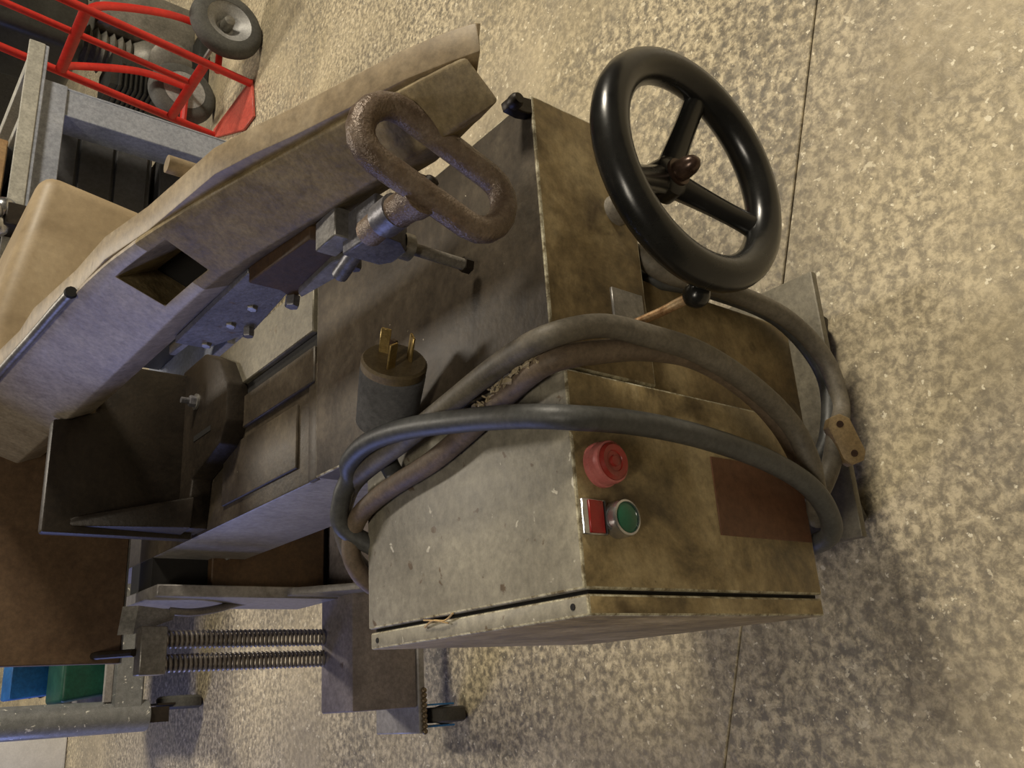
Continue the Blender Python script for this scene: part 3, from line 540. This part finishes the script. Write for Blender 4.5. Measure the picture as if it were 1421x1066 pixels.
# ------------------------------------------------------------------ grey steel bench
bn = thing('steel_bench', (1.35, 2.45, 0.0), 'grey painted steel workbench frame with angle iron top rails', 'workbench')
def bbox(nm, x0, x1, y0, y1, z0, z1, m='bench_grey', par=bn, bv=0.002): return build(MB().box(x0, x1, y0, y1, z0, z1).bevel(bv, 1), nm, m, par)
bbox('leg', 1.503, 1.582, 2.20, 2.29, 0.0, 0.66); bbox('leg', 1.503, 1.582, 2.85, 2.93, 0.0, 0.66); bbox('leg', 0.98, 1.05, 2.20, 2.28, 0.0, 0.66); bbox('leg', 0.98, 1.05, 2.85, 2.93, 0.0, 0.66)
bbox('apron', 0.96, 1.588, 2.192, 2.202, 0.632, 0.712)
bbox('top_rail', 0.94, 1.675, 2.170, 2.195, 0.690, 0.722, 'bench_grey'); bbox('rail_lip', 0.94, 1.675, 2.166, 2.172, 0.700, 0.738, 'bench_lit_edge')
bbox('side_rail', 1.640, 1.675, 2.19, 2.95, 0.690, 0.728, 'bench_lit_edge'); bbox('top_rail', 0.94, 1.675, 2.93, 2.96, 0.690, 0.728)
bbox('cross_rail', 1.50, 1.525, 2.19, 2.95, 0.692, 0.722, 'bench_lit_edge'); bbox('side_rail', 0.94, 0.97, 2.19, 2.95, 0.690, 0.728)
bbox('lower_shelf', 0.96, 1.58, 2.22, 2.92, 0.14, 0.165)
bbox('gusset_bracket', 1.582, 1.589, 2.20, 2.29, 0.0, 0.64, 'bench_grey')
build(MB().box(0.945, 1.52, 2.42, 2.90, 0.7215, 0.79).bevel(0.004, 1), 'wood_block', 'wood', label='short pale wooden plank lying on the steel workbench frame', cat='plank')
# things on the bench's lower shelf
for i, (x0, x1, z0, h) in enumerate(((1.41, 1.57, 0.165, 0.18), (1.24, 1.40, 0.165, 0.19), (1.07, 1.23, 0.165, 0.17))):
    t = thing('storage_case', ((x0+x1)/2, 2.55, z0), ('dark case with pale latch at the leg end of the bench shelf', 'dark case with pale latch in the middle of the bench shelf', 'dark case with pale latch at the far end of the bench shelf')[i], 'case', 'dark cases on the bench shelf')
    build(MB().box(x0, x1, 2.33, 2.80, z0, z0+h).bevel(0.004, 1), 'case_body', 'drawer_dark', t)
    build(MB().box(x0+0.002, x1-0.002, 2.322, 2.332, z0+h*0.45, z0+h*0.62).bevel(0.001, 1), 'stripe', 'dark_red', t)
    build(MB().lathe([(0,0.012),(0.006,0.011),(0.008,0.0)], ((x0+x1)/2, 2.323, z0+h*0.50), (0,-1,0), 14), 'latch', 'foam_white', t)
t = thing('drawer_cabinet', (1.30, 2.60, 0.345), 'dark drawer cabinet hung under the steel workbench top', 'cabinet')
build(MB().box(1.06, 1.62, 2.36, 2.84, 0.36, 0.692).bevel(0.003, 1), 'cabinet_body', 'drawer_dark', t)
for i in range(3): 
    d = build(MB().box(1.08, 1.60, 2.350, 2.362, 0.375+i*0.095, 0.46+i*0.095).bevel(0.002, 1), 'drawer', 'drawer_dark', t)
    build(MB().box(1.24, 1.32, 2.338, 2.352, 0.41+i*0.095, 0.422+i*0.095), 'pull', 'bare_steel', d)
# chrome ball joint on the bench corner
bj = thing('chrome_fitting', (1.135, 2.12, 0.70), 'shiny chrome swivel fitting clamped to the workbench edge', 'fitting')
for (x, y, z, r) in ((1.150, 2.13, 0.745, 0.030), (1.105, 2.13, 0.755, 0.027), (1.125, 2.10, 0.775, 0.026)):
    build(MB().lathe([(-r*math.cos(PI*i/10), r*math.sin(PI*i/10)) for i in range(11)], (x, y, z), (0,0,1), 18), 'ball', 'chrome', bj)
build(MB().box(1.10, 1.16, 2.10, 2.175, 0.69, 0.745).bevel(0.004, 1), 'clamp', 'dark_iron', bj)

# ------------------------------------------------------------------ hammertone cart at the back
ct = thing('steel_cart', (0.25, 2.95, 0.0), 'grey hammertone steel cart with round corner posts', 'cart')
for (x, y) in ((0.012, 2.665), (0.52, 2.665), (0.012, 3.25), (0.52, 3.25)):
    build(MB().lathe([(0.175,0.040),(0.180,0.0415),(0.90,0.0415),(0.905,0.038)], (x, y, 0), (0,0,1), 24), 'post', 'hammertone', ct)
    fk = build(MB().box(x-0.02, x+0.02, y-0.02, y+0.02, 0.12, 0.18).box(x+0.024, x+0.030, y+0.02, y+0.10, 0.05, 0.14), 'caster_fork', 'dark_iron', ct)
    build(MB().lathe([(-0.018,0.03),(-0.018,0.055),(-0.012,0.062),(0.012,0.062),(0.018,0.055),(0.018,0.03)], (x+0.03, y+0.075, 0.062), (1,0,0), 28, ring=True), 'tyre', 'tyre', fk)
    build(MB().lathe([(-0.012,0.031),(0.012,0.031)], (x+0.03, y+0.075, 0.062), (1,0,0), 18), 'wheel_core', 'wheel_grey', fk)
bbox('front_rail', 0.03, 0.52, 2.632, 2.70, 0.195, 0.275, 'hammertone', ct, 0.006); bbox('rail_lip', 0.05, 0.50, 2.640, 2.66, 0.275, 0.295, 'side_steel', ct)
bbox('back_rail', 0.03, 0.52, 3.215, 3.285, 0.195, 0.275, 'hammertone', ct, 0.006); bbox('side_rail', -0.015, 0.04, 2.70, 3.22, 0.195, 0.255, 'hammertone', ct, 0.006)
bbox('side_rail', 0.49, 0.545, 2.70, 3.22, 0.195, 0.255, 'hammertone', ct, 0.006); bbox('deck', 0.03, 0.50, 2.69, 3.22, 0.225, 0.240, 'side_steel', ct)
gn = build(MB().prism([(0.075,0.240),(0.255,0.240),(0.275,0.385),(0.055,0.385)], 'y', 2.72, 2.90).bevel(0.012, 3), 'green_crate', 'green_plastic', label='dark green plastic crate on the hammertone cart deck', cat='crate')
bl = build(MB().prism([(0.095,0.240),(0.215,0.240),(0.235,0.47),(0.075,0.47)], 'y', 2.93, 3.06).bevel(0.008, 2), 'blue_bin', 'blue_plastic', label='bright blue plastic bin behind the green crate on the cart', cat='bin')
cd = thing('hose_coil', (0.16, 3.14, 0.24), 'black rubber hose coiled on the back of the cart deck', 'hose')
for k in range(5):
    build(MB().tube([(0.16 + 0.062*math.cos(2*PI*i/24), 3.14 + 0.05*math.sin(2*PI*i/24), 0.256 + k*0.030 + 0.004*math.sin(4*PI*i/24)) for i in range(24)], 0.016, 8, closed=True), 'hose_loop', 'black_void', cd)
# white foam blocks on the floor
for (x, y, z, sx, sy, sz, lb) in ((-0.14, 4.35, 0.0, 0.11, 0.25, 0.34, 'white foam block standing on the floor beyond the cart'), (-0.30, 4.75, 0.0, 0.16, 0.2, 0.46, 'taller white foam block behind the shorter foam block')):
    build(MB().box(x-sx, x+sx, y-sy/2, y+sy/2, z, z+sz).bevel(0.012, 2), 'foam_block', 'foam_white', label=lb, cat='foam block')
